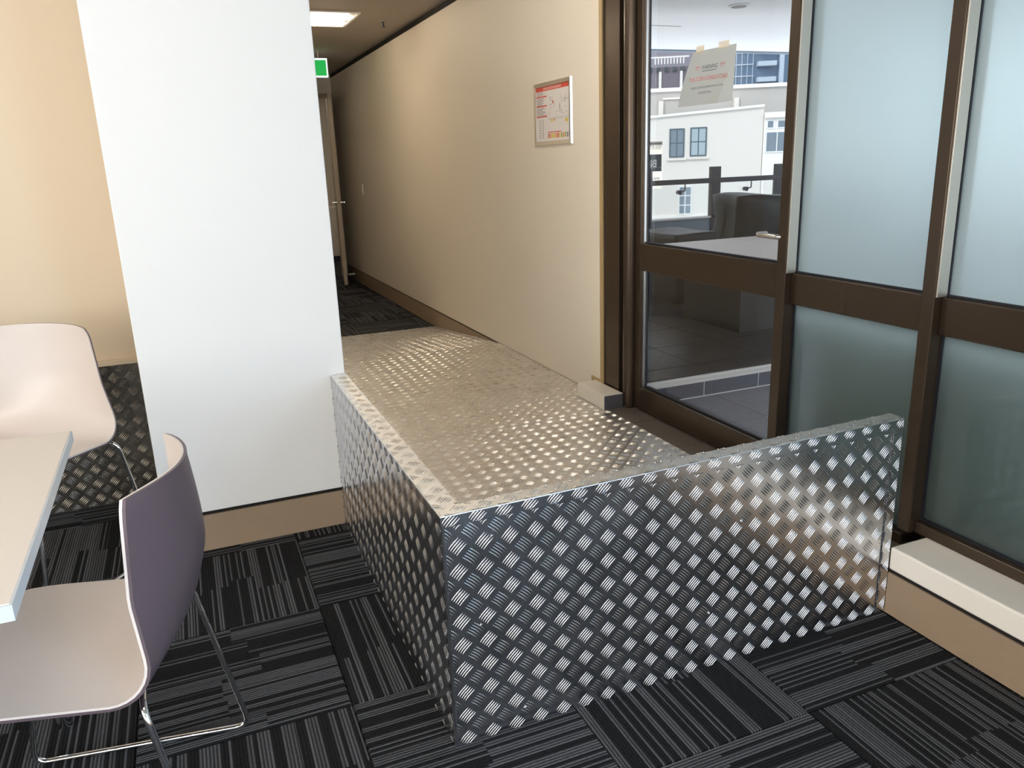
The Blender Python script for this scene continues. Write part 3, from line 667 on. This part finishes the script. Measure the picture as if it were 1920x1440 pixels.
# upstand and balustrade
up = struct(box('trim_15', (2.0,6.50,.214), (7.4,6.60,.705), M_upst), 'blue grey upstand at the balcony edge'); box('capping', (2.0,6.49,.705), (7.4,6.61,.722), M_cap, up)
bl = empty('balustrade', (0,6.5,0)); tag(bl, 'dark steel balustrade with glass infill at the balcony edge', 'balustrade')
for x in (3.24, 4.02, 4.795, 5.575, 6.36): box('post', (x,-.01,.22), (x+.10,.045,1.187), M_dark, bl)
box('rail', (2.0,-.03,1.035), (7.4,.02,1.082), M_dark, bl, bevel=.004)
for x in (3.34, 4.12, 4.895, 5.675): gp = box('glass_panel', (x+.01,.012,.73), (x+.67,.02,1.03), M_glass, bl)
for x in (3.70, 4.483, 5.26, 6.0):
    m = MB(); m.cyl((x,-.012,1.035),(x,-.012,.975),.006,n=10); m.cyl((x,-.012,.975),(x-.06,-.012,.965),.006,n=10); m.cyl((x-.065,-.03,.962),(x-.065,.011,.962),.022,n=16); m.build('glass_clamp', M_dark, bl, smooth=True)
# dark box added outside the lower panes to darken them
pb = empty('dimming_box', (2.30,.75,.12)); tag(pb, 'long dark box added outside the lower frosted panes to darken them', 'added box')
m = MB(); m.box((-.25,0.15,0),(.25,1.35,.03)); m.box((-.25,0.15,.03),(-.22,1.35,.65)); m.box((.22,0.15,.03),(.25,1.35,.65)); m.box((-.22,0.15,.03),(.22,0.18,.65)); m.box((-.22,1.32,.03),(.22,1.35,.65)); m.build('shell', M_dimbox, pb)
box('box_fill', (-.22,0.18,.03), (.22,1.32,.60), M_gap, pb)
# table, covered furniture
bt = empty('balcony_table', (3.75,4.15,.22)); tag(bt, 'pale timber topped table on the balcony behind the glass door', 'table')
box('table_top', (-1.35,-.52,.47), (1.5,.50,.50), M_ttop, bt, bevel=.004); box('base', (-.62,-.24,0), (1.1,.36,.47), M_cover, bt); box('plinth', (-.58,-.20,0), (1.06,.32,.02), M_gap, bt)
def lumpy(name, a, b, material, parent, seed, amp=.02):
    m = MB(); m.box(a, b); o = m.build(name, material, parent)
    bm = bmesh.new(); bm.from_mesh(o.data); bmesh.ops.subdivide_edges(bm, edges=bm.edges, cuts=12, use_grid_fill=True)
    rnd = random.Random(seed); ph = [rnd.uniform(0,6) for _ in range(8)]
    cx, cy = (a[0]+b[0])/2, (a[1]+b[1])/2
    for v in bm.verts:
        t = (v.co.z-a[2])/(b[2]-a[2])
        if v.co.z < a[2]+1e-4: continue
        s = amp*(math.sin(v.co.x*9+ph[0]+v.co.z*7)+.6*math.sin(v.co.y*13+ph[1])+.6*math.sin(v.co.z*15+ph[2]+v.co.x*5))
        v.co.x += s*.6*(1 if v.co.x > cx else -1); v.co.y += s*(1 if v.co.y > cy else -1); v.co.z += s*.6*t
        v.co.x = cx+(v.co.x-cx)*(1-.05*t*t); v.co.y = cy+(v.co.y-cy)*(1-.05*t*t)
    bm.to_mesh(o.data); bm.free(); o.data.polygons.foreach_set('use_smooth', [True]*len(o.data.polygons)); return o
cvf = lumpy('covered_furniture', (0,0,0), (1.4,.50,.752), M_cover, None, 3); cvf.location = (3.96,5.07,.22); cvf.rotation_euler = (0,0,math.radians(-14))
tag(cvf, 'bulky black covered furniture beyond the balcony table', 'cover')
tag(lumpy('covered_bench', (3.36,4.95,.22), (3.75,5.55,.735), M_cover, None, 8, .010), 'low black covered seat at left of the bulky cover', 'cover')
# agency board seen from behind, so its lettering reads reversed
sb = empty('agency_sign', (4.268,6.552,0)); tag(sb, 'white and dark sign board on the balustrade with reversed lettering', 'sign')
m = MB(); m.add([(-1.2,.006,1.005),(0,.006,1.005),(0,.006,1.437),(-1.2,.006,1.437)], [(0,1,2,3)]); m.build('banner_sheet', M_sign, sb)
box('dark_band', (-1.195,-.002,1.165), (-.012,0,1.319), M_signd, sb); box('thin_line', (-1.195,-.003,1.196), (-.012,-.002,1.200), M_pane2, sb)
rr = (-1,0,0); uu = (0,0,1)
text('sign_lettering', 'Blo', .094, M_wtext, sb, (-.064,-.004,1.205), rr, uu, align='LEFT', bold=.002)
text('sign_small_lettering', 'REAL EST', .05, M_signt, sb, (-.02,-.004,1.365), rr, uu, align='LEFT', sx=.6); text('sign_small_lettering', 'www', .06, M_signt, sb, (-.03,-.004,1.085), rr, uu, align='LEFT', sx=.8)
box('sign_batten', (-1.2,.012,1.40), (.0,.03,1.43), M_dark, sb)

# ------------------------------------------------------------------ buildings across the street (each in its own frame: X toward the left of the view, Y away, Z up)
ANG = math.radians(150)
def building(name, loc, label):
    o = empty(name, loc, ANG+math.pi); tag(o, label, 'building'); return o
# local +x is the view's right; facade plane y=0, depth toward +y
def fwin(parent, x0, x1, z0, z1, nx, nz, frame, pane, y=0.0, fwid=.05, recess=.16):
    f = MB(); f.box((x0-.0,y-.02,z0),(x0+fwid,y+recess,z1)); f.box((x1-fwid,y-.02,z0),(x1,y+recess,z1)); f.box((x0+fwid,y-.02,z0),(x1-fwid,y+recess,z0+fwid)); f.box((x0+fwid,y-.02,z1-fwid),(x1-fwid,y+recess,z1))
    for i in range(1, nx): xx = x0+(x1-x0)*i/nx; f.box((xx-fwid*.4,y-.015,z0+fwid),(xx+fwid*.4,y+.03,z1-fwid))
    for k in range(1, nz): zz = z0+(z1-z0)*k/nz; f.box((x0+fwid,y-.012,zz-fwid*.4),(x1-fwid,y+.03,zz+fwid*.4))
    fo = f.build('window', frame, parent)
    for i in range(nx):
        for k in range(nz):
            box('pane', (x0+(x1-x0)*i/nx+.01,y-.008,z0+(z1-z0)*k/nz+.01), (x0+(x1-x0)*(i+1)/nx-.01,y+.0,z0+(z1-z0)*(k+1)/nz-.01), pane, fo)
b1 = building('render_building', (21.27,29.04,0), 'white rendered building with two dark windows across the street')
m = MB(); m.add([(-3.9,0,-9),(2.17,0,-9),(2.17,7,-9),(-3.9,7,-9),(-3.9,0,2.80),(2.17,0,3.15),(2.17,7,3.15),(-3.9,7,2.80)], [(0,3,2,1),(4,5,6,7),(0,1,5,4),(1,2,6,5),(2,3,7,6),(3,0,4,7)])
m.build('wall', M_facade, b1)
m = MB(); m.hexa([(-3.9,-.10,2.80),(2.17,-.10,3.15),(2.17,.3,3.15),(-3.9,.3,2.80),(-3.9,-.10,2.90),(2.17,-.10,3.25),(2.17,.3,3.25),(-3.9,.3,2.90)]); m.build('coping', M_cap, b1)
fwin(b1, -1.70, -1.07, 1.24, 2.42, 2, 2, M_munt, M_pane, y=-.02, recess=.02); fwin(b1, -.83, -.14, 1.26, 2.44, 2, 2, M_munt, M_pane2, y=-.02, recess=.02)
fwin(b1, -1.27, -.70, -1.18, .03, 2, 3, M_munt2, M_pane, y=-.02, recess=.02)
box('window_sill', (-1.80,-.10,1.12), (-.98,0,1.20), M_facade, b1); box('window_sill', (-.92,-.10,1.14), (-.06,0,1.22), M_facade, b1)
box('base_course', (-3.9,-.08,-1.45), (2.17,0,-1.24), M_cap, b1)
b2 = building('corner_building', (21.27,29.04,0), 'white building with wide windows at right of the rendered one')
bx = 2.19
m = MB(); m.box((bx,-.05,-9),(bx+5,4,2.85)); m.build('wall', M_cap, b2); box('cornice', (bx,-.20,2.70), (bx+5.05,-.05,2.92), M_cap, b2)
fwin(b2, bx+.10, bx+.42, 2.26, 2.62, 1, 1, M_munt2, M_pane, y=-.07, recess=.02); fwin(b2, bx+.52, bx+1.5, 2.26, 2.62, 1, 1, M_munt2, M_pane, y=-.07, recess=.02)
fwin(b2, bx+.08, bx+1.5, 1.30, 2.16, 3, 1, M_munt2, M_pane, y=-.07, recess=.02)
box('door_panel', (bx+.1,-.08,-.75), (bx+.8,-.05,.25), M_facade, b2)
b3 = building('parapet_block', (26.0,35.5,0), 'grey rendered parapet block behind the white rendered building')
m = MB(); m.box((-7,0,-9),(7,5,4.6)); m.build('wall', M_facade2, b3); box('coping', (-7.1,-.12,4.5), (7.1,.4,4.68), M_cap, b3)
for x in (-2.55, 1.25): box('pier', (x-.12,-.16,-9), (x+.12,0,4.05), M_facade, b3)
box('ledge', (-2.45,-.10,4.12), (-.9,0,4.20), M_cap, b3)
b4 = building('tiled_roof_house', (35.45,48.41,0), 'purple grey roofed house beyond the parapet block')
m = MB(); m.hexa([(-9,0,-9),(.6,0,-9),(.6,8,-9),(-9,8,-9),(-9,0,7.3),(.6,0,7.3),(.6,8,9.6),(-9,8,9.6)]); m.build('roof_wall', M_roof, b4)
for x in (-3.55, -2.1, -.6): box('white_pilaster', (x-.09,-.12,5.9), (x+.09,0,7.0), M_cap, b4)
for k in range(9): box('roof_notch', (-4.9+.55*k,-.15,7.0), (-4.65+.55*k,0,7.28), M_signd, b4)
for k in range(10): box('fence_picket', (-3.9+.22*k,1.0,7.4), (-3.82+.22*k,1.06,8.05), M_cap, b4)
box('fence_rail', (-4.3,.98,8.0), (-1.5,1.08,8.1), M_cap, b4)
b5 = building('glass_tower', (47.27,64.54,0), 'blue glass office tower with pale balcony bands')
m = MB(); m.box((1.4,0,-9),(14,9,16)); m.build('curtain_wall', M_tower, b5)
for k in range(6): box('balcony_band', (3.95,-.9,7.55+1.35*k), (5.6,0,7.95+1.35*k), M_tband, b5); 
for k in range(7): box('floor_band', (1.4,-.1,7.1+1.0*k), (3.7,0,7.2+1.0*k), M_tband, b5)
for k in range(5): box('fin', (1.6+.5*k,-.12,-9), (1.66+.5*k,0,16), M_tband, b5)
box('column_strip', (5.9,-.6,-9), (6.3,0,16), M_tband, b5)
struct(box('ground', (-60,7.4,-9.4), (160,160,-9.0), mat('street', srgb(120,120,122), .9)), 'street level far below the balcony')
